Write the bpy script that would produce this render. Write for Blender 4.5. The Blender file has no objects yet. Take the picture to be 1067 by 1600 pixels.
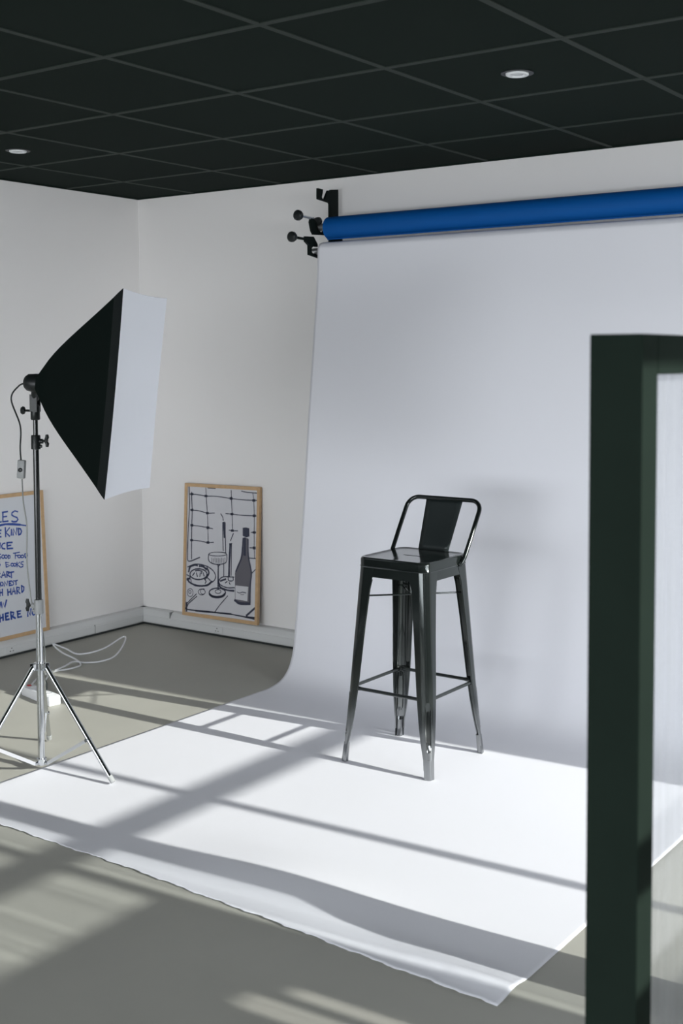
import bpy, bmesh, math, random
from mathutils import Vector, Matrix
random.seed(7)
PI = math.pi
scene = bpy.context.scene
C = scene.collection

# ------------------------------------------------------------------ camera
cam_data = bpy.data.cameras.new('camera')
cam = bpy.data.objects.new('camera', cam_data); C.objects.link(cam)
F = 1894.15
cam_data.sensor_fit = 'HORIZONTAL'; cam_data.sensor_width = 24.0
cam_data.lens = F / 1067 * 24.0
cam_data.shift_x = (533.5 - 566.7) / 1067
cam_data.shift_y = (670.8 - 800.0) / 1067
cam_data.clip_start = 0.05
yaw, pitch, roll = -0.6124, -0.0570, -0.0029
d = Vector((math.sin(yaw)*math.cos(pitch), math.cos(yaw)*math.cos(pitch), math.sin(pitch)))
rt = Vector((math.cos(yaw), -math.sin(yaw), 0)); up = rt.cross(d)
r2 = rt*math.cos(roll) + up*math.sin(roll); u2 = -rt*math.sin(roll) + up*math.cos(roll)
m = Matrix((r2, u2, -d)).transposed().to_4x4(); m.translation = (4.9498, -4.8717, 1.4793)
cam.matrix_world = m
cam_data.dof.use_dof = True; cam_data.dof.focus_distance = 4.45; cam_data.dof.aperture_fstop = 5.6
scene.camera = cam

# ------------------------------------------------------------------ view, sky, sun
vs = scene.view_settings
scene.display_settings.display_device = 'sRGB'
vs.view_transform = 'Standard'; vs.look = 'None'; vs.gamma = 1.0; vs.use_curve_mapping = False
vs.exposure = 1.80
SKY_COLOR = (0.955, 0.955, 1.0); SKY = 3.9
SUN = 2.3
world = bpy.data.worlds.new('sky'); scene.world = world; world.use_nodes = True
bg = world.node_tree.nodes['Background']
bg.inputs[0].default_value = (*SKY_COLOR, 1); bg.inputs[1].default_value = SKY
sd = bpy.data.lights.new('sun', 'SUN'); sd.energy = SUN; sd.angle = math.radians(0.53); sd.color = (1.0, 0.965, 0.91)
sun = bpy.data.objects.new('sun', sd); C.objects.link(sun); sun.location = (9, 0, 4)
SUNDIR = Vector((-2.65, -0.17, -1.0)).normalized()
sun.rotation_euler = SUNDIR.to_track_quat('-Z', 'Y').to_euler()

XR, YF, H = 6.1, -7.2, 2.3814        # window wall, rear wall, ceiling height

def portal(y0, y1, z0, z1):
    l = bpy.data.lights.new('window_portal', 'AREA'); l.shape = 'RECTANGLE'
    l.size = z1 - z0; l.size_y = abs(y1 - y0); l.cycles.is_portal = True
    o = bpy.data.objects.new('window_portal', l); C.objects.link(o)
    o.location = (XR + 0.16, (y0+y1)/2, (z0+z1)/2); o.rotation_euler = (0, PI/2, 0)
portal(-0.67, -2.27, 0.8, 2.2)
portal(-2.27, -3.6, 1.31, 2.2)
RX0, RX1, RZ0, RZ1 = 0.3, 5.7, 0.35, 1.5          # unseen long window added in the rear wall for fill light
l = bpy.data.lights.new('window_portal', 'AREA'); l.shape = 'RECTANGLE'; l.size = RX1-RX0; l.size_y = RZ1-RZ0; l.cycles.is_portal = True
o = bpy.data.objects.new('window_portal', l); C.objects.link(o); o.location = ((RX0+RX1)/2, YF-0.08, (RZ0+RZ1)/2); o.rotation_euler = (PI/2, 0, 0)

# ------------------------------------------------------------------ helpers
def link(name, bm, material=None, parent=None, smooth=False, loc=None):
    me = bpy.data.meshes.new(name)
    bmesh.ops.recalc_face_normals(bm, faces=bm.faces[:])
    bm.to_mesh(me); bm.free()
    if smooth:
        for p in me.polygons: p.use_smooth = True
        if smooth is not True:
            me.set_sharp_from_angle(angle=math.radians(smooth))
    o = bpy.data.objects.new(name, me); C.objects.link(o)
    if material:
        for mm in (material if isinstance(material, (list, tuple)) else [material]): me.materials.append(mm)
    if parent: o.parent = parent
    if loc: o.location = loc
    return o
def tag(o, label=None, cat=None, group=None, kind=None):
    if label: o['label'] = label
    if cat: o['category'] = cat
    if group: o['group'] = group
    if kind: o['kind'] = kind
    return o
def empty(name, loc, label, cat, group=None, rz=0):
    o = bpy.data.objects.new(name, None); C.objects.link(o); o.location = loc; o.rotation_euler = (0, 0, rz)
    o.empty_display_size = 0.1
    return tag(o, label, cat, group)
def struct(name, bm, mat, smooth=False):
    return tag(link(name, bm, mat, None, smooth), kind='structure')

def box(bm, lo, hi, bevel=0.0, mi=0, seg=2):
    lo = Vector(lo); hi = Vector(hi)
    r = bmesh.ops.create_cube(bm, size=1.0)
    vs_ = r['verts']
    for v in vs_: v.co = Vector(((lo[i]+hi[i])/2 + v.co[i]*(hi[i]-lo[i]) for i in range(3)))
    fs = {f for v in vs_ for f in v.link_faces}
    for f in fs: f.material_index = mi
    if bevel > 0:
        es = {e for v in vs_ for e in v.link_edges}
        bmesh.ops.bevel(bm, geom=list(es), offset=bevel, segments=seg, affect='EDGES', profile=0.5)
def loft(bm, rings, closed=True, cap=(True, True), mi=0):
    vr = [[bm.verts.new(p) for p in r] for r in rings]
    n = len(vr[0])
    for a, b in zip(vr[:-1], vr[1:]):
        for i in range(n if closed else n-1):
            j = (i+1) % n
            f = bm.faces.new((a[i], a[j], b[j], b[i])); f.material_index = mi
    if closed and cap[0]: bm.faces.new(vr[0][::-1]).material_index = mi
    if closed and cap[1]: bm.faces.new(vr[-1]).material_index = mi
    return vr
def tube(bm, pts, r, n=10, cap=True, mi=0, flat=None, closed=False):
    """pts polyline; r number or list; flat=(axis Vector, factor) squashes"""
    pts = [Vector(p) for p in pts]
    if not isinstance(r, (list, tuple)): r = [r]*len(pts)
    t = (pts[1]-pts[0]).normalized()
    a = t.orthogonal().normalized()
    rings = []
    for i, p in enumerate(pts):
        if i == 0: t = (pts[1]-pts[0])
        elif i == len(pts)-1: t = pts[i]-pts[i-1]
        else: t = (pts[i+1]-pts[i]).normalized() + (pts[i]-pts[i-1]).normalized()
        t.normalize()
        a = (a - t*a.dot(t)).normalized(); b = t.cross(a)
        rings.append([p + a*math.cos(k*2*PI/n)*r[i] + b*math.sin(k*2*PI/n)*r[i] for k in range(n)])
    loft(bm, rings, True, (cap, cap), mi)
def smooth_line(pts, k=6, closed=False):
    """Catmull-Rom through pts"""
    P = [Vector(p) for p in pts]; out = []
    for i in range(len(P)-1):
        p0 = P[i-1] if i > 0 else P[0]*2-P[1]; p1 = P[i]; p2 = P[i+1]
        p3 = P[i+2] if i+2 < len(P) else P[-1]*2-P[-2]
        for j in range(k):
            t = j/k
            out.append(0.5*((2*p1)+(p2-p0)*t+(2*p0-5*p1+4*p2-p3)*t*t+(3*p1-p0-3*p2+p3)*t**3))
    out.append(P[-1]); return out
def lathe(bm, prof, n=24, origin=(0,0,0), axis=(0,0,1), mi=0):
    """prof list of (r, h)"""
    q = Vector((0,0,1)).rotation_difference(Vector(axis).normalized()); o = Vector(origin)
    rings = [[o + q @ Vector((max(r,1e-5)*math.cos(k*2*PI/n), max(r,1e-5)*math.sin(k*2*PI/n), h)) for k in range(n)] for r, h in prof]
    loft(bm, rings, True, (True, True), mi)

# ------------------------------------------------------------------ materials
def mat(name, col, rough=0.5, metal=0.0, spec=0.5, bump=0.0, bscale=200.0, var=0.0, vscale=3.0, coat=0.0, rvar=0.0, stretch=(1,1,1), sheen=0.0):
    m = bpy.data.materials.new(name); m.use_nodes = True
    nt = m.node_tree; b = nt.nodes['Principled BSDF']
    b.inputs['Base Color'].default_value = (*col, 1); b.inputs['Roughness'].default_value = rough
    b.inputs['Metallic'].default_value = metal; b.inputs['Specular IOR Level'].default_value = spec
    b.inputs['Coat Weight'].default_value = coat; b.inputs['Coat Roughness'].default_value = 0.08
    b.inputs['Sheen Weight'].default_value = sheen
    tc = nt.nodes.new('ShaderNodeTexCoord'); mp = nt.nodes.new('ShaderNodeMapping')
    mp.inputs['Scale'].default_value = stretch
    nt.links.new(tc.outputs['Object'], mp.inputs[0])
    if bump > 0:
        n = nt.nodes.new('ShaderNodeTexNoise'); n.inputs['Scale'].default_value = bscale; n.inputs['Detail'].default_value = 3
        bp = nt.nodes.new('ShaderNodeBump'); bp.inputs['Strength'].default_value = bump; bp.inputs['Distance'].default_value = 0.002
        nt.links.new(mp.outputs[0], n.inputs['Vector']); nt.links.new(n.outputs['Fac'], bp.inputs['Height']); nt.links.new(bp.outputs[0], b.inputs['Normal'])
    if var > 0 or rvar > 0:
        n = nt.nodes.new('ShaderNodeTexNoise'); n.inputs['Scale'].default_value = vscale; n.inputs['Detail'].default_value = 5
        n.inputs['Roughness'].default_value = 0.6
        nt.links.new(mp.outputs[0], n.inputs['Vector'])
        if var > 0:
            mr = nt.nodes.new('ShaderNodeMapRange'); mr.inputs['From Min'].default_value = 0.3; mr.inputs['From Max'].default_value = 0.7
            mr.inputs['To Min'].default_value = 1-var; mr.inputs['To Max'].default_value = 1+var
            nt.links.new(n.outputs['Fac'], mr.inputs['Value'])
            h = nt.nodes.new('ShaderNodeVectorMath'); h.operation = 'SCALE'; h.inputs[0].default_value = col
            nt.links.new(mr.outputs[0], h.inputs['Scale']); nt.links.new(h.outputs[0], b.inputs['Base Color'])
        if rvar > 0:
            mr = nt.nodes.new('ShaderNodeMapRange'); mr.inputs['From Min'].default_value = 0.3; mr.inputs['From Max'].default_value = 0.7
            mr.inputs['To Min'].default_value = rough-rvar; mr.inputs['To Max'].default_value = rough+rvar
            nt.links.new(n.outputs['Fac'], mr.inputs['Value']); nt.links.new(mr.outputs[0], b.inputs['Roughness'])
    return m
def lighter_feet(m):
    # base colour lighter and more metallic towards the feet (object height)
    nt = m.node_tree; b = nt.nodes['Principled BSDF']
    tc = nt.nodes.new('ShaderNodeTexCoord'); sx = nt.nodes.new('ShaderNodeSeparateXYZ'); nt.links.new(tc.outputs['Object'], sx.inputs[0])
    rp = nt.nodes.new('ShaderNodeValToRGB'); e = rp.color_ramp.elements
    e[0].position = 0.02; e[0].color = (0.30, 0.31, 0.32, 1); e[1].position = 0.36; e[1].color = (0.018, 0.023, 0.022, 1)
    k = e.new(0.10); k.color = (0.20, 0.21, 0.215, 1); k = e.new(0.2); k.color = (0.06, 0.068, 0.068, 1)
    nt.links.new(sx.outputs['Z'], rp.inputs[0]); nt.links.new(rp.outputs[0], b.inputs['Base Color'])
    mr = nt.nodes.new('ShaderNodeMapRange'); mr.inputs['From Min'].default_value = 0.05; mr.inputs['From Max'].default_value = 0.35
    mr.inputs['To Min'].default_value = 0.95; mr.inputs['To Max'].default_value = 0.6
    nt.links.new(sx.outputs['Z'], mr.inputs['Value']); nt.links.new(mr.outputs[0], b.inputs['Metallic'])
M = {}
M['wall'] = mat('white_wall_paint', (0.845, 0.83, 0.82), 0.85, bump=0.15, bscale=120)
M['wall_dark'] = mat('darkened_unseen_wall', (0.035, 0.05, 0.043), 0.8)  # unseen stretch of left wall, made dark to cut reflections and fill
M['wall_rear'] = mat('grey_wall_paint', (0.28, 0.28, 0.275), 0.85)
M['tile'] = mat('ceiling_tile_black', (0.010, 0.0165, 0.0135), 0.95, spec=0.08, bump=0.4, bscale=700)
M['tbar'] = mat('ceiling_grid_dark', (0.030, 0.039, 0.034), 0.7, spec=0.15)
M['floor'] = mat('beige_grey_vinyl_floor', (0.42, 0.415, 0.37), 0.5, spec=0.2, var=0.05, vscale=2.2, rvar=0.05, bump=0.05, bscale=60)
M['trunk'] = mat('white_plastic_trunking', (0.66, 0.67, 0.67), 0.45)
M['gap'] = mat('dark_skirting_gap', (0.02, 0.025, 0.025), 0.8)
M['paper'] = mat('white_backdrop_paper', (0.78, 0.785, 0.83), 0.75, spec=0.25, bump=0.06, bscale=25)
M['blue'] = mat('blue_backdrop_paper', (0.002, 0.085, 0.32), 0.6, spec=0.15, var=0.05, vscale=30, stretch=(.1,1,1))
M['core'] = mat('aluminium_tube', (0.75, 0.76, 0.78), 0.3, metal=0.9)
M['blackmetal'] = mat('black_painted_steel', (0.005, 0.009, 0.008), 0.6, spec=0.12)
M['blackplastic'] = mat('black_plastic', (0.01, 0.013, 0.013), 0.4, spec=0.4)
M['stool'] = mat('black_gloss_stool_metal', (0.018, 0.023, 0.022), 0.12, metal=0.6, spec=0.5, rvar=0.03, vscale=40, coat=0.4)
lighter_feet(M['stool'])
M['stoolback'] = mat('black_satin_stool_metal', (0.014, 0.02, 0.02), 0.42, metal=0.2, spec=0.4)
M['chrome'] = mat('polished_chrome', (0.62, 0.64, 0.66), 0.12, metal=1.0)
M['alu'] = mat('satin_aluminium', (0.62, 0.63, 0.66), 0.38, metal=0.8)
M['ground'] = mat('outside_paving', (0.20, 0.20, 0.19), 0.9)
M['sky_block'] = mat('dark_sky_blocker', (0.07, 0.075, 0.075), 0.9)
M['poleblack'] = mat('black_gloss_tube', (0.009, 0.011, 0.011), 0.22, spec=0.6)
M['fabric'] = mat('black_softbox_fabric', (0.003, 0.0065, 0.0055), 0.75, spec=0.07, bump=0.3, bscale=14)
M['band'] = mat('black_ribbon_fabric', (0.006, 0.009, 0.009), 0.45, spec=0.2, bump=0.5, bscale=30)
M['wood'] = mat('pale_wood_frame', (0.56, 0.37, 0.20), 0.5, var=0.08, vscale=40, stretch=(1,1,.1))
M['print'] = mat('poster_paper', (0.62, 0.62, 0.65), 0.6)
M['print_white'] = mat('white_poster_paper', (0.66, 0.68, 0.72), 0.6)
M['ink'] = mat('dark_blue_ink', (0.035, 0.04, 0.07), 0.7)
M['greyink'] = mat('grey_ink_wash', (0.13, 0.125, 0.145), 0.7)
M['blueink'] = mat('blue_paint_lettering', (0.02, 0.07, 0.34), 0.6)
M['whiteplastic'] = mat('white_plastic', (0.75, 0.76, 0.78), 0.35)
M['greyplastic'] = mat('grey_plastic', (0.30, 0.31, 0.31), 0.45)
M['greycable'] = mat('grey_cable', (0.25, 0.26, 0.25), 0.5)
M['red'] = mat('red_switch_plastic', (0.45, 0.02, 0.02), 0.4)
M['green'] = mat('dark_green_painted_frame', (0.010, 0.017, 0.013), 0.75, spec=0.05, var=0.1, vscale=6)
M['frame_white'] = mat('window_frame_grey', (0.25, 0.26, 0.26), 0.5)
M['lamp'] = mat('white_lamp_ring', (0.75, 0.77, 0.78), 0.4)
M['lampglass'] = mat('frosted_lamp_lens', (0.55, 0.57, 0.58), 0.25)

def diffuser():
    m = bpy.data.materials.new('white_diffuser_fabric'); m.use_nodes = True; nt = m.node_tree
    nt.nodes.clear(); out = nt.nodes.new('ShaderNodeOutputMaterial')
    a = nt.nodes.new('ShaderNodeBsdfDiffuse'); a.inputs[0].default_value = (0.86, 0.88, 0.93, 1)
    b = nt.nodes.new('ShaderNodeBsdfTranslucent'); b.inputs[0].default_value = (0.85, 0.87, 0.92, 1)
    x = nt.nodes.new('ShaderNodeMixShader'); x.inputs[0].default_value = 0.08
    nt.links.new(a.outputs[0], x.inputs[1]); nt.links.new(b.outputs[0], x.inputs[2]); nt.links.new(x.outputs[0], out.inputs[0])
    return m
M['diffuser'] = diffuser()
def clearglass():
    m = bpy.data.materials.new('window_glass'); m.use_nodes = True; nt = m.node_tree
    nt.nodes.clear(); out = nt.nodes.new('ShaderNodeOutputMaterial')
    t = nt.nodes.new('ShaderNodeBsdfTransparent'); t.inputs[0].default_value = (0.95, 0.97, 0.97, 1)
    g = nt.nodes.new('ShaderNodeBsdfGlossy'); g.inputs[1].default_value = 0.0
    x = nt.nodes.new('ShaderNodeMixShader'); x.inputs[0].default_value = 0.05
    nt.links.new(t.outputs[0], x.inputs[1]); nt.links.new(g.outputs[0], x.inputs[2]); nt.links.new(x.outputs[0], out.inputs[0])
    return m
M['glass'] = clearglass()
def polycarbonate():
    # fluted sheet: vertical ribs, part clear and part milky, varying along its width
    m = bpy.data.materials.new('fluted_polycarbonate'); m.use_nodes = True; nt = m.node_tree
    nt.nodes.clear(); out = nt.nodes.new('ShaderNodeOutputMaterial')
    tc = nt.nodes.new('ShaderNodeTexCoord'); mp = nt.nodes.new('ShaderNodeMapping'); mp.inputs['Scale'].default_value = (0, 1, 0.0)
    nt.links.new(tc.outputs['Object'], mp.inputs[0])
    n = nt.nodes.new('ShaderNodeTexNoise'); n.inputs['Scale'].default_value = 16; n.inputs['Detail'].default_value = 3; n.inputs['Roughness'].default_value = 0.65
    nt.links.new(mp.outputs[0], n.inputs['Vector'])
    mr = nt.nodes.new('ShaderNodeMapRange'); mr.inputs['From Min'].default_value = 0.36; mr.inputs['From Max'].default_value = 0.64
    mr.inputs['To Min'].default_value = 0.30; mr.inputs['To Max'].default_value = 0.0
    nt.links.new(n.outputs['Fac'], mr.inputs['Value'])
    t = nt.nodes.new('ShaderNodeBsdfTransparent'); t.inputs[0].default_value = (0.95, 0.96, 0.97, 1)
    tl = nt.nodes.new('ShaderNodeBsdfTranslucent'); tl.inputs[0].default_value = (0.62, 0.63, 0.66, 1)
    df = nt.nodes.new('ShaderNodeBsdfDiffuse'); df.inputs[0].default_value = (0.55, 0.56, 0.6, 1)
    gl = nt.nodes.new('ShaderNodeBsdfGlossy'); gl.inputs[1].default_value = 0.25
    a = nt.nodes.new('ShaderNodeMixShader'); a.inputs[0].default_value = 0.5
    b = nt.nodes.new('ShaderNodeMixShader'); b.inputs[0].default_value = 0.15
    x = nt.nodes.new('ShaderNodeMixShader')
    nt.links.new(tl.outputs[0], a.inputs[1]); nt.links.new(df.outputs[0], a.inputs[2])
    nt.links.new(a.outputs[0], b.inputs[1]); nt.links.new(gl.outputs[0], b.inputs[2])
    nt.links.new(mr.outputs[0], x.inputs[0]); nt.links.new(t.outputs[0], x.inputs[1]); nt.links.new(b.outputs[0], x.inputs[2])
    nt.links.new(x.outputs[0], out.inputs[0])
    return m
M['poly'] = polycarbonate()
# traced drawing strokes: (width mm, [(a, b) mm on the sheet])
LETTERS=[(0, 6.2, [(-279.8, 591.0), (-267.2, 590.6)]), (0, 6.2, [(-254.8, 637.7), (-257.6, 591.1)]), (0, 6.2, [(-258.0, 637.0), (-226.0, 638.3)]), (0, 6.2, [(-256.2, 614.4), (-232.6, 614.5)]), (0, 6.2, [(-259.0, 590.2), (-225.8, 590.2)]), (0, 6.2, [(-163.2, 630.7), (-181.0, 636.8), (-199.6, 629.3), (-201.5, 619.0), (-189.2, 609.8), (-170.2, 602.5), (-164.3, 591.3), (-174.7, 581.9), (-194.1, 583.0), (-203.4, 587.7)]), (0, 8.5, [(-288.5, 573.8), (-242.6, 576.4), (-198.0, 571.4), (-153.0, 563.7)]), (0, 5.7, [(-153.0, 563.7), (-110.9, 553.6)]), (1, 6.2, [(-288.6, 550.5), (-271.0, 549.4)]), (1, 6.2, [(-289.6, 535.0), (-273.8, 534.2)]), (1, 6.2, [(-290.6, 518.0), (-273.0, 516.9)]), (1, 6.2, [(-245.0, 559.4), (-245.2, 514.1)]), (1, 6.2, [(-219.6, 555.5), (-242.7, 534.6), (-220.9, 513.7)]), (1, 6.2, [(-207.3, 546.2), (-210.4, 517.7)]), (1, 6.2, [(-199.5, 516.4), (-196.2, 548.6), (-178.8, 515.0), (-173.5, 549.1)]), (1, 6.2, [(-163.9, 546.4), (-164.6, 513.8)]), (1, 6.2, [(-165.2, 546.6), (-151.1, 542.3), (-145.4, 528.4), (-152.7, 516.1), (-164.6, 513.3)]), (2, 6.2, [(-298.9, 485.8), (-299.0, 463.6)]), (2, 6.2, [(-297.7, 485.7), (-281.5, 461.3), (-278.7, 486.9)]), (2, 6.2, [(-251.6, 482.5), (-264.4, 481.5), (-273.3, 470.6), (-269.0, 458.1), (-253.4, 454.0)]), (2, 6.2, [(-238.8, 483.0), (-239.4, 453.2)]), (2, 6.2, [(-238.8, 483.0), (-206.9, 480.5)]), (2, 6.2, [(-238.5, 467.8), (-216.1, 467.0)]), (2, 6.2, [(-239.4, 453.2), (-205.5, 450.4)]), (3, 4.5, [(-280.2, 431.5), (-293.0, 428.0), (-295.8, 413.8), (-284.8, 408.2), (-278.1, 414.0), (-287.3, 418.9)]), (3, 4.5, [(-234.4, 420.2), (-235.4, 403.0)]), (3, 4.5, [(-235.7, 420.3), (-223.8, 414.6), (-224.4, 405.2), (-235.5, 402.5)]), (3, 4.5, [(-191.0, 423.3), (-192.6, 397.2)]), (3, 4.5, [(-203.8, 425.0), (-164.9, 425.1)]), (3, 4.5, [(-193.7, 411.6), (-176.8, 411.4)]), (3, 4.5, [(-132.8, 412.9), (-130.8, 392.5)]), (3, 4.5, [(-134.1, 413.1), (-116.4, 411.8), (-115.8, 400.1), (-130.9, 391.5)]), (3, 4.5, [(-258.3, 415.5), (-258.9, 412.7), (-260.4, 410.4), (-262.5, 408.7), (-265.0, 407.9), (-267.7, 408.0), (-270.3, 409.0), (-272.4, 410.9), (-274.0, 413.4), (-274.7, 416.3), (-274.5, 419.2), (-273.4, 421.8), (-271.7, 423.8), (-269.3, 425.1), (-266.6, 425.5), (-264.0, 424.9), (-261.6, 423.4), (-259.7, 421.2), (-258.6, 418.5), (-258.3, 415.5)]), (3, 4.5, [(-241.8, 413.3), (-242.4, 410.7), (-243.8, 408.4), (-245.7, 406.8), (-248.1, 406.1), (-250.6, 406.2), (-253.0, 407.2), (-255.0, 408.9), (-256.4, 411.3), (-257.0, 414.0), (-256.9, 416.7), (-255.9, 419.2), (-254.2, 421.1), (-252.0, 422.3), (-249.6, 422.7), (-247.1, 422.1), (-244.9, 420.7), (-243.1, 418.6), (-242.1, 416.1), (-241.8, 413.3)]), (3, 4.5, [(-159.0, 403.2), (-159.7, 401.1), (-161.2, 399.3), (-163.5, 398.1), (-166.3, 397.5), (-169.3, 397.8), (-172.1, 398.7), (-174.5, 400.3), (-176.3, 402.3), (-177.1, 404.5), (-177.0, 406.8), (-175.9, 408.7), (-173.9, 410.3), (-171.4, 411.2), (-168.4, 411.3), (-165.5, 410.7), (-162.8, 409.5), (-160.7, 407.7), (-159.4, 405.5), (-159.0, 403.2)]), (3, 4.5, [(-139.5, 400.6), (-140.2, 398.4), (-141.7, 396.6), (-144.0, 395.4), (-146.8, 394.9), (-149.8, 395.1), (-152.7, 396.1), (-155.1, 397.6), (-156.8, 399.6), (-157.7, 401.9), (-157.5, 404.1), (-156.4, 406.1), (-154.5, 407.7), (-151.9, 408.6), (-149.0, 408.7), (-146.0, 408.1), (-143.3, 406.9), (-141.2, 405.0), (-139.9, 402.9), (-139.5, 400.6)]), (4, 4.5, [(-205.5, 367.4), (-206.1, 365.1), (-207.5, 363.2), (-209.6, 361.8), (-212.2, 361.2), (-214.9, 361.4), (-217.5, 362.4), (-219.7, 364.0), (-221.3, 366.2), (-222.0, 368.5), (-221.9, 370.9), (-220.9, 373.1), (-219.1, 374.7), (-216.7, 375.7), (-214.0, 376.0), (-211.3, 375.4), (-208.9, 374.1), (-206.9, 372.2), (-205.8, 369.9), (-205.5, 367.4)]), (4, 4.5, [(-190.1, 365.3), (-190.6, 362.9), (-192.0, 361.0), (-193.9, 359.6), (-196.3, 359.0), (-198.9, 359.2), (-201.3, 360.1), (-203.3, 361.7), (-204.8, 363.8), (-205.4, 366.2), (-205.3, 368.6), (-204.3, 370.8), (-202.7, 372.4), (-200.4, 373.5), (-198.0, 373.7), (-195.4, 373.2), (-193.2, 371.9), (-191.4, 370.0), (-190.3, 367.7), (-190.1, 365.3)]), (6, 4.5, [(-275.5, 280.9), (-276.1, 277.9), (-277.5, 275.4), (-279.4, 273.6), (-281.8, 272.8), (-284.2, 272.9), (-286.6, 274.0), (-288.6, 276.0), (-289.9, 278.6), (-290.6, 281.7), (-290.4, 284.7), (-289.4, 287.5), (-287.7, 289.7), (-285.6, 291.0), (-283.1, 291.4), (-280.7, 290.8), (-278.5, 289.2), (-276.8, 286.8), (-275.7, 284.0), (-275.5, 280.9)]), (4, 4.5, [(-298.5, 389.8), (-292.4, 387.4), (-286.6, 378.8), (-293.6, 367.8), (-299.9, 367.7)]), (4, 4.5, [(-253.1, 386.1), (-250.8, 361.8)]), (4, 4.5, [(-254.4, 386.3), (-232.3, 381.7), (-248.7, 374.5), (-226.8, 366.7), (-249.5, 361.6)]), (4, 4.5, [(-184.1, 377.6), (-184.3, 353.9)]), (4, 4.5, [(-166.0, 375.1), (-182.9, 365.8), (-166.2, 351.3)]), (4, 4.5, [(-143.8, 374.7), (-158.2, 374.0), (-160.0, 366.3), (-146.0, 359.1), (-147.9, 350.3), (-163.1, 348.3)]), (5, 5.7, [(-301.8, 336.8), (-290.5, 335.2)]), (5, 5.7, [(-302.7, 321.4), (-290.2, 319.5)]), (5, 5.7, [(-283.0, 314.3), (-268.5, 342.4), (-258.9, 312.3)]), (5, 5.7, [(-278.6, 324.1), (-259.5, 324.4)]), (5, 5.7, [(-249.6, 339.6), (-250.1, 311.0)]), (5, 5.7, [(-249.6, 339.6), (-235.2, 334.9), (-237.7, 324.8), (-249.3, 323.9), (-230.2, 310.6)]), (5, 5.7, [(-241.8, 331.7), (-206.3, 332.3)]), (5, 5.7, [(-222.5, 331.5), (-222.3, 304.2)]), (6, 5.1, [(-295.0, 294.3), (-296.5, 268.5)]), (6, 5.1, [(-306.5, 280.5), (-293.9, 281.1)]), (6, 5.1, [(-269.2, 269.5), (-266.5, 292.6), (-252.0, 269.4), (-247.4, 292.3)]), (6, 5.1, [(-238.0, 288.2), (-238.1, 267.3)]), (6, 5.1, [(-238.0, 288.2), (-222.0, 288.4)]), (6, 5.1, [(-238.1, 277.8), (-227.8, 277.8)]), (6, 5.1, [(-238.1, 267.3), (-223.3, 267.6)]), (6, 5.1, [(-209.1, 287.5), (-218.9, 285.3), (-211.1, 276.3), (-210.3, 268.3), (-222.0, 266.4)]), (6, 5.1, [(-209.2, 285.4), (-186.5, 285.7)]), (6, 5.1, [(-196.3, 285.6), (-196.3, 264.5)]), (7, 5.7, [(-297.3, 255.7), (-298.0, 224.6)]), (7, 5.7, [(-281.5, 255.8), (-282.2, 224.6)]), (7, 5.7, [(-298.3, 240.2), (-281.2, 240.1)]), (7, 5.7, [(-250.0, 250.8), (-248.7, 219.2)]), (7, 5.7, [(-230.8, 250.4), (-231.2, 221.7)]), (7, 5.7, [(-249.7, 235.1), (-230.4, 235.7)]), (7, 5.7, [(-224.9, 220.6), (-211.1, 255.2), (-203.6, 219.8)]), (7, 5.7, [(-220.2, 233.0), (-204.7, 234.2)]), (7, 5.7, [(-193.2, 252.4), (-192.7, 218.1)]), (7, 5.7, [(-193.2, 252.4), (-175.9, 247.1), (-179.9, 235.6), (-191.6, 235.3), (-174.5, 217.8)]), (7, 5.7, [(-162.3, 255.6), (-162.5, 221.2)]), (7, 5.7, [(-163.6, 255.8), (-147.9, 245.4), (-150.8, 229.9), (-162.5, 220.2)]), (8, 7.9, [(-311.7, 197.2), (-303.1, 193.2), (-300.1, 180.7), (-305.9, 167.2), (-313.5, 167.4)]), (8, 7.9, [(-293.0, 192.5), (-288.5, 163.2), (-279.4, 187.7), (-273.2, 163.2), (-259.7, 197.5)]), (9, 7.4, [(-305.1, 129.6), (-305.3, 95.8)]), (9, 7.4, [(-286.0, 131.5), (-286.0, 100.2)]), (9, 7.4, [(-306.1, 114.2), (-285.1, 115.7)]), (9, 7.4, [(-270.1, 131.3), (-268.9, 99.7)]), (9, 7.4, [(-271.4, 131.5), (-252.2, 131.9)]), (9, 7.4, [(-269.8, 116.6), (-255.1, 116.7)]), (9, 7.4, [(-268.9, 99.7), (-249.7, 100.0)]), (9, 7.4, [(-238.0, 133.6), (-235.1, 97.4)]), (9, 7.4, [(-239.3, 133.8), (-219.0, 127.7), (-223.0, 115.2), (-234.7, 114.7), (-211.2, 97.4)]), (9, 7.4, [(-196.2, 130.6), (-194.8, 99.8)]), (9, 7.4, [(-198.2, 129.4), (-176.7, 129.4)]), (9, 7.4, [(-195.8, 115.8), (-178.9, 115.5)]), (9, 7.4, [(-194.8, 99.8), (-172.0, 100.0)]), (9, 7.4, [(-132.9, 94.2), (-132.7, 128.7), (-116.1, 96.6), (-110.9, 127.7)]), (9, 6.2, [(-85.0, 104.5), (-85.7, 100.8), (-87.4, 97.7), (-89.8, 95.5), (-92.7, 94.4), (-95.7, 94.7), (-98.6, 96.1), (-101.0, 98.6), (-102.7, 102.0), (-103.5, 105.8), (-103.2, 109.6), (-102.0, 113.1), (-100.0, 115.8), (-97.3, 117.4), (-94.3, 117.9), (-91.3, 117.0), (-88.6, 115.0), (-86.5, 112.0), (-85.2, 108.4), (-85.0, 104.5)])]
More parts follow.
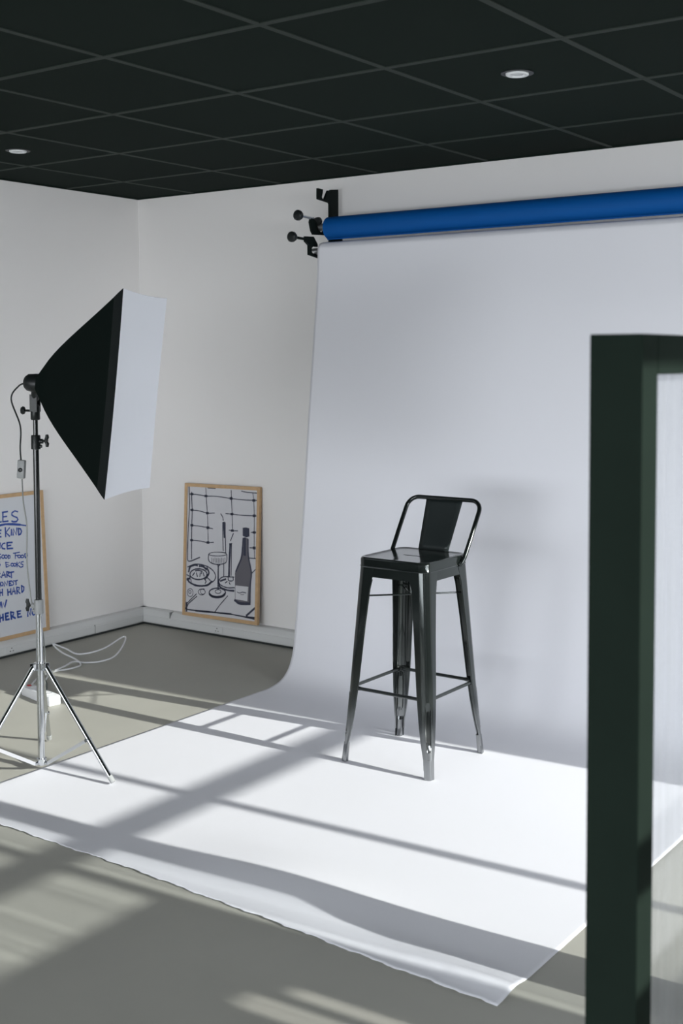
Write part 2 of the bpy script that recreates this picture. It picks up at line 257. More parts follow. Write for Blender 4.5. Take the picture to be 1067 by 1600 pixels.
INK=[(4.8, [(28.1, 704.3), (34.6, 599.8), (30.1, 505.2), (26.2, 389.5), (26.3, 337.1), (36.0, 295.8), (116.6, 322.9)]), (4.8, [(46.7, 673.7), (54.5, 574.6), (53.8, 496.1), (54.1, 412.4), (56.9, 310.5)]), (3.2, [(151.5, 701.7), (156.9, 631.9), (165.7, 565.0), (171.2, 492.7), (175.1, 404.9)]), (3.2, [(332.1, 696.5), (334.6, 653.2), (341.7, 569.4), (346.1, 482.9)]), (3.2, [(482.2, 690.4), (489.8, 650.5), (495.3, 570.2), (497.0, 482.3), (499.2, 401.9), (502.7, 346.9)]), (3.7, [(36.3, 662.8), (89.5, 662.5), (152.7, 657.6), (228.8, 659.6), (331.2, 653.1), (411.8, 650.3), (509.5, 651.4)]), (3.7, [(42.3, 576.6), (106.0, 574.7), (165.7, 566.0), (217.6, 569.3)]), (3.7, [(296.2, 571.0), (340.3, 570.3), (414.1, 568.3), (509.7, 570.5)]), (3.7, [(48.2, 493.1), (115.4, 492.0), (171.4, 487.6), (206.1, 484.5)]), (3.7, [(322.4, 484.0), (346.1, 482.9), (383.0, 484.2)]), (3.7, [(476.0, 482.0), (508.8, 484.0)]), (3.7, [(50.5, 412.1), (110.6, 412.0), (173.6, 407.4), (213.7, 411.7)]), (3.7, [(468.3, 400.8), (501.2, 402.1)]), (3.7, [(466.5, 346.6), (511.2, 347.5)]), (3.7, [(165.4, 702.3), (220.8, 701.0)]), (3.7, [(403.9, 695.6), (443.9, 691.3), (508.4, 690.1)]), (10.6, [(44.2, 663.1), (56.9, 663.7)]), (10.6, [(146.4, 657.3), (159.0, 657.9)]), (10.6, [(326.5, 652.9), (338.7, 653.4)]), (10.6, [(483.9, 650.2), (495.7, 650.8)]), (10.6, [(46.6, 576.8), (59.3, 577.5)]), (10.6, [(159.4, 565.7), (172.0, 566.3)]), (10.6, [(334.9, 570.0), (347.0, 570.7)]), (10.6, [(489.4, 569.9), (501.2, 570.6)]), (10.6, [(47.5, 493.1), (60.3, 493.9)]), (10.6, [(165.1, 487.2), (177.6, 487.9)]), (10.6, [(340.0, 482.6), (352.1, 483.3)]), (10.6, [(491.1, 482.9), (502.9, 483.7)]), (10.6, [(47.7, 411.9), (60.4, 412.8)]), (10.6, [(167.4, 407.0), (179.8, 407.9)]), (10.6, [(493.3, 401.5), (505.1, 402.4)]), (4.2, [(262.2, 567.6), (276.4, 550.4), (280.3, 532.7)]), (4.2, [(277.2, 522.3), (279.4, 442.9), (284.7, 371.4)]), (4.2, [(294.2, 523.2), (297.9, 438.9), (302.0, 362.4)]), (4.2, [(274.7, 363.0), (305.5, 360.1)]), (4.2, [(353.2, 468.1), (340.4, 441.8), (334.1, 428.6)]), (4.2, [(326.5, 410.2), (344.6, 414.0)]), (4.2, [(341.3, 411.2), (342.6, 242.9)]), (9.6, [(284.6, 522.7), (290.9, 443.6)]), (9.6, [(332.5, 410.6), (328.6, 308.1), (328.4, 241.7)]), (3.2, [(308.3, 355.2), (305.0, 351.6), (295.3, 347.9), (280.2, 344.5), (261.4, 341.8), (240.7, 340.0), (220.5, 339.3), (203.0, 339.8), (190.1, 341.6), (183.2, 344.3), (183.1, 347.7), (189.8, 351.4), (202.6, 355.0), (220.0, 358.1), (240.2, 360.4), (260.8, 361.7), (279.8, 361.7), (295.0, 360.5), (304.9, 358.3), (308.3, 355.2)]), (4.2, [(180.9, 345.8), (179.6, 317.2), (197.4, 300.5), (238.9, 295.0), (286.7, 302.3), (310.1, 316.9), (311.1, 352.8)]), (4.2, [(242.4, 293.7), (249.7, 278.8), (249.5, 163.1)]), (4.2, [(263.0, 292.8), (253.1, 279.1), (257.0, 163.7)]), (4.2, [(290.1, 300.0), (292.0, 233.5)]), (2.7, [(203.6, 326.8), (205.7, 301.2)]), (2.7, [(215.4, 324.6), (217.4, 302.1)]), (2.7, [(227.0, 328.6), (229.1, 303.0)]), (2.7, [(238.8, 326.4), (240.8, 303.9)]), (2.7, [(250.3, 330.3), (252.4, 304.8)]), (2.7, [(262.0, 328.1), (264.0, 305.7)]), (2.7, [(273.5, 332.1), (275.6, 306.6)]), (2.7, [(285.2, 329.9), (287.2, 307.5)]), (2.7, [(296.7, 333.8), (298.7, 308.4)]), (5.3, [(306.5, 150.3), (303.6, 142.5), (294.7, 135.0), (280.9, 128.6), (263.5, 123.9), (244.4, 121.5), (225.8, 121.6), (209.5, 124.3), (197.5, 129.2), (191.0, 135.8), (190.8, 143.5), (196.9, 151.3), (208.6, 158.4), (224.6, 164.0), (243.2, 167.6), (262.3, 168.6), (279.8, 167.2), (294.0, 163.3), (303.2, 157.5), (306.5, 150.3)]), (10.6, [(300.5, 142.4), (298.6, 139.2), (295.6, 136.0), (291.6, 132.9), (286.6, 130.0), (280.7, 127.3), (274.1, 124.9), (266.9, 122.9), (259.2, 121.3), (251.3, 120.1), (243.2, 119.3), (235.2, 119.0), (227.5, 119.2), (220.2, 119.9), (213.4, 121.0), (207.3, 122.6), (202.1, 124.5), (197.8, 126.9), (194.6, 129.5), (192.5, 132.4)]), (3.2, [(273.7, 152.4), (272.7, 149.0), (269.6, 145.7), (264.7, 143.0), (258.6, 141.1), (251.8, 140.2), (245.3, 140.4), (239.5, 141.7), (235.3, 144.0), (233.0, 147.0), (232.9, 150.4), (235.0, 153.8), (239.1, 156.8), (244.7, 159.2), (251.3, 160.6), (258.0, 160.9), (264.2, 160.1), (269.3, 158.3), (272.5, 155.6), (273.7, 152.4)]), (4.8, [(362.9, 237.0), (288.6, 232.2), (258.5, 210.1), (269.3, 188.0), (317.3, 176.8), (367.8, 181.4)]), (4.8, [(303.1, 201.2), (316.4, 210.0)]), (4.8, [(330.1, 206.1), (337.1, 196.5)]), (4.8, [(322.4, 238.7), (326.4, 216.0), (356.7, 218.6), (356.1, 238.9)]), (8.0, [(255.3, 199.6), (269.7, 175.2), (317.7, 164.1), (364.9, 164.8)]), (8.0, [(268.8, 208.5), (305.9, 221.9)]), (4.8, [(29.8, 263.9), (86.0, 284.0), (156.2, 281.7), (205.3, 265.0), (231.6, 238.7), (224.2, 207.2), (173.0, 179.5)]), (4.8, [(23.8, 221.4), (52.6, 210.7), (31.6, 201.1)]), (4.8, [(24.7, 192.6), (52.9, 200.3), (57.0, 182.3)]), (4.8, [(158.3, 206.7), (171.9, 218.2), (196.6, 204.8)]), (4.8, [(151.2, 211.3), (165.6, 197.0), (158.9, 186.0)]), (4.8, [(80.3, 236.6), (66.6, 219.8)]), (4.8, [(94.3, 237.7), (102.0, 217.5)]), (4.8, [(122.4, 240.1), (119.5, 219.0)]), (4.8, [(143.4, 241.8), (150.9, 224.2)]), (4.8, [(136.1, 251.6), (129.6, 235.4)]), (4.8, [(87.0, 247.6), (108.0, 251.9), (136.2, 249.0)]), (8.5, [(28.0, 200.8), (46.3, 181.4), (103.3, 168.1), (173.1, 176.9), (207.1, 200.6)]), (8.5, [(37.6, 238.3), (47.5, 265.3), (75.6, 278.0), (100.3, 277.3)]), (8.5, [(167.2, 261.9), (142.4, 275.5), (114.4, 275.8)]), (8.5, [(170.5, 269.9), (185.1, 245.2), (168.5, 217.9)]), (5.8, [(171.4, 236.3), (168.4, 226.6), (159.0, 217.5), (144.4, 209.7), (125.9, 204.3), (105.7, 201.8), (85.9, 202.4), (68.6, 206.2), (55.8, 212.8), (48.9, 221.3), (48.7, 230.9), (55.1, 240.6), (67.4, 249.2), (84.4, 255.9), (104.1, 259.8), (124.4, 260.7), (143.0, 258.3), (158.0, 253.1), (167.9, 245.4), (171.4, 236.3)]), (2.7, [(72.7, 127.8), (71.7, 120.6), (68.6, 113.9), (63.6, 108.5), (57.3, 105.0), (50.3, 103.8), (43.5, 104.9), (37.5, 108.3), (33.0, 113.6), (30.6, 120.3), (30.4, 127.5), (32.4, 134.6), (36.6, 140.7), (42.4, 145.1), (49.1, 147.5), (56.1, 147.6), (62.6, 145.2), (67.8, 140.8), (71.3, 134.8), (72.7, 127.8)]), (2.7, [(57.7, 130.1), (57.4, 127.3), (56.1, 124.8), (54.1, 122.7), (51.6, 121.4), (48.8, 120.9), (46.0, 121.3), (43.6, 122.6), (41.9, 124.6), (40.9, 127.1), (40.8, 129.9), (41.6, 132.6), (43.3, 134.9), (45.6, 136.6), (48.3, 137.5), (51.1, 137.6), (53.7, 136.7), (55.8, 135.0), (57.2, 132.7), (57.7, 130.1)]), (3.2, [(160.9, 139.5), (159.7, 134.3), (155.9, 129.5), (149.9, 125.5), (142.4, 122.7), (134.2, 121.5), (126.1, 122.0), (119.1, 124.2), (113.9, 127.8), (111.0, 132.4), (110.9, 137.5), (113.4, 142.6), (118.4, 147.1), (125.3, 150.5), (133.3, 152.5), (141.6, 152.8), (149.2, 151.5), (155.3, 148.6), (159.4, 144.4), (160.9, 139.5)]), (2.7, [(156.3, 129.1), (152.4, 127.5), (148.2, 126.5), (143.9, 126.1), (139.7, 126.5), (135.9, 127.6), (132.5, 129.4), (129.8, 131.6), (127.8, 134.4), (126.8, 137.4), (126.7, 140.6), (127.6, 143.8), (129.3, 146.8), (131.9, 149.6), (135.2, 151.9), (139.0, 153.7), (143.1, 154.9), (147.4, 155.4), (151.6, 155.1), (155.6, 154.2)]), (4.2, [(97.6, 123.3), (35.2, 70.3), (28.6, 51.3)]), (4.2, [(101.4, 110.6), (42.5, 65.8), (32.3, 49.1)]), (4.2, [(321.9, 133.8), (265.6, 77.2), (232.3, 37.8)]), (4.2, [(488.4, 270.2), (512.7, 292.3)]), (8.5, [(516.2, 91.7), (455.0, 42.7)]), (4.8, [(28.8, 46.1), (25.6, 32.7), (142.2, 33.9), (225.5, 36.1), (321.1, 39.1), (415.3, 36.0), (515.8, 33.8)]), (4.8, [(415.3, 36.0), (514.6, 28.7)]), (7.4, [(93.1, 31.6), (211.7, 35.7), (348.2, 39.3)]), (7.4, [(26.0, 69.4), (27.3, 22.3)]), (7.4, [(455.2, 35.1), (514.4, 36.2)]), (7.4, [(422.7, 447.2), (418.8, 396.3), (414.7, 350.3), (400.9, 318.9), (375.5, 268.6)]), (6.4, [(455.9, 444.3), (461.0, 353.8), (483.1, 269.8), (477.0, 203.7), (477.5, 113.0)]), (11.7, [(373.0, 115.7), (406.8, 102.2), (476.4, 106.9)]), (12.7, [(434.0, 447.9), (434.3, 361.9)])]
INK_LABEL=[(6.4, [(388.5, 160.4), (405.3, 156.8), (425.1, 163.7), (448.4, 161.8)]), (4.2, [(412.2, 149.8), (435.4, 152.0)])]
INK_FILLS=[[(417.2, 502.6), (440.3, 506.0), (462.2, 502.8), (464.7, 460.1), (443.8, 453.6), (418.4, 459.6)], [(422.6, 451.2), (455.8, 449.4), (457.4, 388.9), (463.0, 354.0), (477.4, 309.7), (488.4, 270.2), (480.3, 204.0), (479.6, 108.2), (453.5, 98.1), (406.9, 98.6), (373.1, 113.1), (369.0, 260.4), (384.8, 297.3), (400.8, 323.9), (409.8, 360.1), (415.4, 396.0)]]
INK_TAG=[(374.2, 194.7), (464.1, 195.0), (459.5, 118.9), (376.2, 121.1)]

# ------------------------------------------------------------------ room shell
bm = bmesh.new(); box(bm, (-0.1, YF-0.1, -0.1), (XR+0.2, 0.1, 0)); struct('floor', bm, M['floor'])
bm = bmesh.new(); box(bm, (-0.1, 0, 0), (XR+0.2, 0.1, H)); struct('wall_back', bm, M['wall'])
bm = bmesh.new(); box(bm, (-0.1, -3.4, 0), (0, 0, H)); box(bm, (-0.1, YF-0.1, 0), (0, -3.4, H), mi=1); struct('wall_left', bm, [M['wall'], M['wall_dark']])
bm = bmesh.new()
box(bm, (0, YF-0.1, 0), (RX0, YF, H)); box(bm, (RX1, YF-0.1, 0), (XR+0.2, YF, H))
box(bm, (RX0, YF-0.1, 0), (RX1, YF, RZ0)); box(bm, (RX0, YF-0.1, RZ1), (RX1, YF, H)); struct('wall_rear', bm, M['wall_rear'])
bm = bmesh.new()
for x in (RX0, 1.63, 2.975, 4.32, RX1-0.05): box(bm, (x, YF-0.07, RZ0), (x+0.05, YF-0.02, RZ1))
for z in (RZ0, RZ1-0.05): box(bm, (RX0+0.05, YF-0.068, z), (RX1-0.05, YF-0.022, z+0.05))
w3 = struct('fill_window', bm, M['frame_white'])  # frame of the added fill opening
bm = bmesh.new(); box(bm, (RX0+0.02, YF-0.048, RZ0+0.02), (RX1-0.02, YF-0.042, RZ1-0.02)); link('pane', bm, M['glass'], w3)
bm = bmesh.new(); box(bm, (-0.1, YF-0.1, H), (XR+0.2, 0.1, H+0.1)); struct('ceiling', bm, M['tile'])
# wall_right around its two window openings; (y0 > y1)
bm = bmesh.new()
W0, W1, W2, W3 = -0.67, -2.285, -3.6, 2.2
box(bm, (XR, W0, 0), (XR+0.2, 0, H)); box(bm, (XR, YF, 0), (XR+0.2, W2, H))
box(bm, (XR, W2, W3), (XR+0.2, W0, H)); box(bm, (XR, W1, 0), (XR+0.2, W0, 0.80))
# low parapet below second window, shaped for its shadow; slots added for sun patches
PT = 1.31
slots = [(-2.495, -2.54, 0.78, 1.13), (-2.57, -2.64, 0.78, 1.16), (-2.69, -2.715, 0.86, 1.1)]
segs = [W1]
for a, b, _, _ in slots: segs += [a, b]
segs.append(W2)
for i in range(0, len(segs), 2): box(bm, (XR, segs[i+1], 0), (XR+0.12, segs[i], PT))
for a, b, z0, z1 in slots:
    box(bm, (XR, b, 0), (XR+0.12, a, z0)); box(bm, (XR, b, z1), (XR+0.12, a, PT))
struct('wall_right', bm, M['wall_rear'])

def window(name, y0, y1, z0, z1, mullions, transoms):
    x0, x1 = XR+0.02, XR+0.08
    bm = bmesh.new(); fw = 0.02
    box(bm, (x0, y1, z0), (x1, y1+fw, z1)); box(bm, (x0, y0-fw, z0), (x1, y0, z1))
    box(bm, (x0, y1+fw, z0), (x1, y0-fw, z0+fw)); box(bm, (x0, y1+fw, z1-fw), (x1, y0-fw, z1))
    w = struct(name, bm, M['frame_white'])
    for y, wd in mullions:
        bm = bmesh.new(); box(bm, (x0, y-wd/2, z0+fw), (x0+0.03, y+wd/2, z1-fw)); link('mullion', bm, M['frame_white'], w)
    for z, wd in transoms:
        bm = bmesh.new(); box(bm, (x0+0.031, y1+fw, z-wd/2), (x0+0.06, y0-fw, z+wd/2)); link('transom', bm, M['frame_white'], w)
    bm = bmesh.new(); box(bm, (x1-0.012, y1+fw, z0+fw), (x1-0.006, y0-fw, z1-fw)); link('pane', bm, M['glass'], w)
window('window_1', W0, W1, 0.80, W3, [(-1.635, 0.045)], [(1.51, 0.06)])
window('window_2', W1, W2, PT, W3, [(-2.95, 0.03)], [(1.51, 0.06)])

# outside the window: paving, and an unseen slab added to block side sky light
bm = bmesh.new(); box(bm, (XR+0.21, -16, -0.4), (24, 10, -0.3)); struct('ground', bm, M['ground'])
bm = bmesh.new(); box(bm, (XR+0.21, 0.12, -0.3), (15, 0.5, 5)); struct('sky_blocker', bm, M['sky_block'])

# ceiling grid of flat T-bars
bm = bmesh.new(); x0, y0 = 0.4229, -0.5193
bars_x = [x0 + 0.6*i for i in range(10)]; bars_y = [y0 - 0.6*i for i in range(12)]
for x in bars_x: box(bm, (x-0.011, YF, H-0.003), (x+0.011, 0, H+0.01))
for y in bars_y: box(bm, (0, y-0.011, H-0.0035), (XR, y+0.011, H+0.01))
struct('trim_1', bm, M['tbar'])
bm = bmesh.new()
box(bm, (0, YF, H-0.006), (0.014, 0, H)); box(bm, (0, -0.014, H-0.006), (XR, 0, H))
struct('trim_2', bm, M['tile'])

# trunking that serves as baseboard
TH, TT = 0.088, 0.058
def trunk(name, along, length):
    prof = [(0, 0.012), (TT-0.004, 0.012), (TT, 0.018), (TT, 0.052), (TT-0.003, 0.055), (TT-0.003, 0.058), (TT-0.006, 0.066), (TT-0.018, 0.084), (TT-0.030, TH), (0, TH)]
    bm = bmesh.new(); rings = []
    for t in (0, length):
        if along == 'y': rings.append([(a, -t, b) for a, b in prof])
        else: rings.append([(t, -a, b) for a, b in prof])
    loft(bm, rings)
    o = struct(name, bm, M['trunk'])
    bm = bmesh.new()
    if along == 'y': box(bm, (0, -length, 0), (TT-0.008, -TT, 0.012))
    else: box(bm, (0, -TT+0.008, 0), (length, 0, 0.012))
    link('shadow_gap', bm, M['gap'], o)
    for t in ([0.42] if along == 'y' else [0.26]):
        bm = bmesh.new()
        if along == 'y': box(bm, (TT-0.01, -t-0.002, 0.012), (TT+0.0015, -t+0.002, 0.06))
        else: box(bm, (t-0.002, -TT-0.001, 0.055), (t+0.002, -TT+0.03, TH+0.001))
        link('joint', bm, M['greyplastic'], o)
trunk('baseboard_left', 'y', 7.2); trunk('baseboard_back', 'x', XR)

def outlet(x, y, axis, label):
    o = empty('wall_socket', (x, y, 0.036), label, 'socket')
    bm = bmesh.new()
    box(bm, (-0.04, -0.0025, -0.017), (0.04, 0, 0.017), 0.001); link('face_plate', bm, M['trunk'], o)
    bm = bmesh.new()
    for a, b in ((0, 0.008), (-0.009, -0.006), (0.009, -0.006)): box(bm, (a-0.003, -0.0032, b-0.0022), (a+0.003, -0.0015, b+0.0022))
    link('pin_hole', bm, M['blackplastic'], o)
    if axis == 'y': o.rotation_euler = (0, 0, PI/2)
    return o
outlet(TT+0.0002, -0.975, 'y', 'small white socket on the left wall trunking below the lettered poster')
outlet(0.61, -TT-0.0002, 'x', 'small white socket on the back wall trunking below the still life poster')

# downlights
def downlight(x, y, label):
    o = empty('downlight', (x, y, H), label, 'ceiling light', 'recessed ceiling downlights')
    bm = bmesh.new(); lathe(bm, [(0.052, 0.0), (0.052, -0.003), (0.04, -0.004), (0.04, 0.0)], 32); link('bezel', bm, M['blackplastic'], o, 40)
    bm = bmesh.new(); lathe(bm, [(0.037, -0.001), (0.037, -0.006), (0.034, -0.009), (0.026, -0.008), (0.022, -0.003)], 32); link('ring', bm, M['lamp'], o, 40)
    bm = bmesh.new(); lathe(bm, [(0.021, -0.003), (0.018, -0.006), (0.008, -0.008), (0.004, -0.0085)], 24); link('lens', bm, M['lampglass'], o, 40)
downlight(3.123, -1.419, 'round white recessed ceiling light above the white paper backdrop, right of the two')
downlight(0.723, -1.419, 'round white recessed ceiling light near the left wall, left of the two')

# ------------------------------------------------------------------ backdrop rolls, holder
PW = 2.15
paper = empty('paper_backdrop', (1.5, -1.3, 0), 'wide white seamless paper backdrop pulled down the wall and out over the floor', 'backdrop')
def pworld(bm):  # children share the parent's origin
    for v in bm.verts: v.co -= Vector((1.5, -1.3, 0))
prof = [(-0.212, 2.040), (-0.232, 2.034), (-0.246, 2.018), (-0.2505, 2.0), (-0.256, 1.93), (-0.270, 1.816), (-0.302, 1.607), (-0.337, 1.369), (-0.371, 1.131), (-0.403, 0.894), (-0.438, 0.657), (-0.476, 0.422), (-0.515, 0.188), (-0.541, 0.102), (-0.576, 0.049), (-0.63, 0.017), (-0.71, 0.003), (-0.80, 0.002)]
pts = [Vector((0, a, b)) for a, b in prof]
sp = smooth_line(pts, 4)
y = -0.80
while y > -2.36: y -= 0.03; sp.append(Vector((0, y, 0.002)))
NE = 26
rows = []
NX = 150
def near_edge(x):
    f = (x-1.5)/PW
    return -2.435 - 0.06*max(0, (f-0.35)/0.65)**1.3 + 0.0022*math.sin(x*37)+0.0018*math.sin(x*91+1)+0.0012*math.sin(x*173)
def lift(x, y):
    f = (x-1.5)/PW; e = max(0.0, 1 - (y - near_edge(x))/0.16) if y > near_edge(x) else 1.0
    corner = math.exp(-((x-3.52)/0.26)**2)
    z = 0.002 + 0.010*corner*math.sin(PI*min(1, e*1.15)) ** 2
    z += 0.0022*e*(1+math.sin(x*11.0))*0.5
    z += 0.017*math.exp(-((x-2.8)/0.34)**2)*math.exp(-((y+2.22)/0.13)**2)
    return z
for p in sp:
    row = []
    k = min(1, max(0, (2.0 - p.z)/1.9)); x0_ = 1.445 + 0.055*k
    for i in range(NX+1):
        x = x0_ + PW*i/NX
        z = p.z
        yy = p.y
        if p.z > 0.1 and p.z < 1.95:                      # gentle waviness of the hanging sheet
            yy += 0.004*math.sin(x*2.6+p.z*2.0)*math.sin(PI*min(1, (1.95-p.z)))
        if p.z <= 0.0021 and p.y < -1.9:
            z = lift(x, p.y)
        row.append((x, yy, z))
    rows.append(row)
ylast = sp[-1].y
for j in range(1, 9):
    row = []
    for i in range(NX+1):
        x = 1.5 + PW*i/NX; ye = near_edge(x); yy = ylast + (ye-ylast)*j/8
        row.append((x, yy, lift(x, yy)))
    rows.append(row)
bm = bmesh.new(); loft(bm, rows, closed=False); pworld(bm)
o = link('sheet', bm, M['paper'], paper, True)
md = o.modifiers.new('thickness', 'SOLIDIFY'); md.thickness = 0.0006; md.offset = 0
bm = bmesh.new()
rr = 0.0395; n = 32
rings = [[(x, -0.2105+rr*math.cos(k*2*PI/n), 2.0+rr*math.sin(k*2*PI/n)) for k in range(n)] for x in (1.446, 1.445+PW)]
loft(bm, rings); pworld(bm); link('roll', bm, M['paper'], paper, 40)
bm = bmesh.new(); tube(bm, [(1.372, -0.2105, 2.0), (3.66, -0.2105, 2.0)], 0.0165, 16); pworld(bm); link('core_tube', bm, M['core'], paper, 40)

BY, BZ, BR = -0.178, 2.109, 0.0535
blue = empty('paper_roll', (1.46, BY, BZ), 'rolled up bright blue paper backdrop hung above the white paper', 'paper roll')
bm = bmesh.new()
prof = []
for k in range(48): prof.append((BR*math.cos(k*2*PI/48), BR*math.sin(k*2*PI/48)))
loft(bm, [[(x, a*s, b*s) for a, b in prof] for x, s in ((0.002, 0.985), (0, 1.0), (2.15, 1.0))]); link('roll', bm, M['blue'], blue, 40)
bm = bmesh.new(); box(bm, (0.0, -BR*0.3, -BR-0.0025), (2.15, -BR*0.25, -BR+0.004)); link('loose_edge', bm, M['blue'], blue)
bm = bmesh.new(); tube(bm, [(-0.085, 0, 0.008), (2.2, 0, 0.008)], 0.0185, 16); link('core_tube', bm, M['core'], blue, 40)

def extrude_yz(bm, outline, x0, x1, mi=0):
    loft(bm, [[(x, a, b) for a, b in outline] for x in (x0, x1)], mi=mi)
def bracket(bx, label):
    h = empty('backdrop_holder', (bx, 0, 1.95), label, 'wall bracket')
    s = 0.006
    bm = bmesh.new()
    # upright + top arm with V notch, in the y-z plane
    out = [(-0.036, 0.363), (-0.095, 0.356), (-0.104, 0.346), (-0.118, 0.350), (-0.146, 0.306), (-0.158, 0.300), (-0.170, 0.312), (-0.163, 0.332), (-0.160, 0.350), (-0.199, 0.352), (-0.199, 0.300), (-0.110, 0.292), (-0.104, 0.286), (-0.104, 0.0), (-0.036, 0.0)]
    loft(bm, [[(x, a, b) for a, b in out] for x in (-s, s)])
    box(bm, (-0.004, -0.037, 0.04), (0.004, 0.0, 0.15))
    link('upright', bm, M['blackmetal'], h)
    bm = bmesh.new()    # second arm (under the blue roll core) and third arm
    out = [(-0.10, 0.135), (-0.235, 0.128), (-0.250, 0.145), (-0.262, 0.185), (-0.255, 0.205), (-0.235, 0.210), (-0.212, 0.185), (-0.198, 0.152), (-0.165, 0.140), (-0.150, 0.165), (-0.10, 0.18)]
    extrude_yz(bm, out, -s, s)
    link('hook', bm, M['blackmetal'], h)
    bm = bmesh.new()
    out = [(-0.10, 0.005), (-0.272, 0.030), (-0.272, 0.075), (-0.300, 0.092), (-0.300, 0.115), (-0.235, 0.118), (-0.205, 0.085), (-0.205, 0.072), (-0.240, 0.072), (-0.252, 0.062), (-0.252, 0.045), (-0.240, 0.037), (-0.10, 0.045)]
    extrude_yz(bm, out, -s, s)
    link('hook', bm, M['blackmetal'], h)
    def knob(y0, z0, y1, z1, rod_mat):
        a = Vector((0, y0, z0)); b = Vector((0, y1, z1)); dd = (b-a).normalized()
        bm = bmesh.new(); tube(bm, [a, b], 0.0065, 12); k = link('clamp_screw', bm, rod_mat, h, 40)
        bm = bmesh.new(); lathe(bm, [(0.010, -0.006), (0.020, 0.0), (0.025, 0.010), (0.025, 0.022), (0.018, 0.030), (0.004, 0.032)], 14, b - dd*0.012, dd)
        link('knob', bm, M['blackplastic'], k, 40)
    knob(-0.235, 0.205, -0.345, 0.209, M['core'])
    knob(-0.285, 0.102, -0.392, 0.105, M['blackmetal'])
    bm = bmesh.new(); lathe(bm, [(0.016, -0.012), (0.02, -0.008), (0.02, 0.008), (0.016, 0.012)], 16, (0.0, -0.195, 0.195), (0, 0.9, 0.2)); link('collar', bm, M['blackplastic'], h, 40)
    return h
bracket(1.405, 'black steel wall bracket with three hooks and clamp knobs holding the paper rolls')

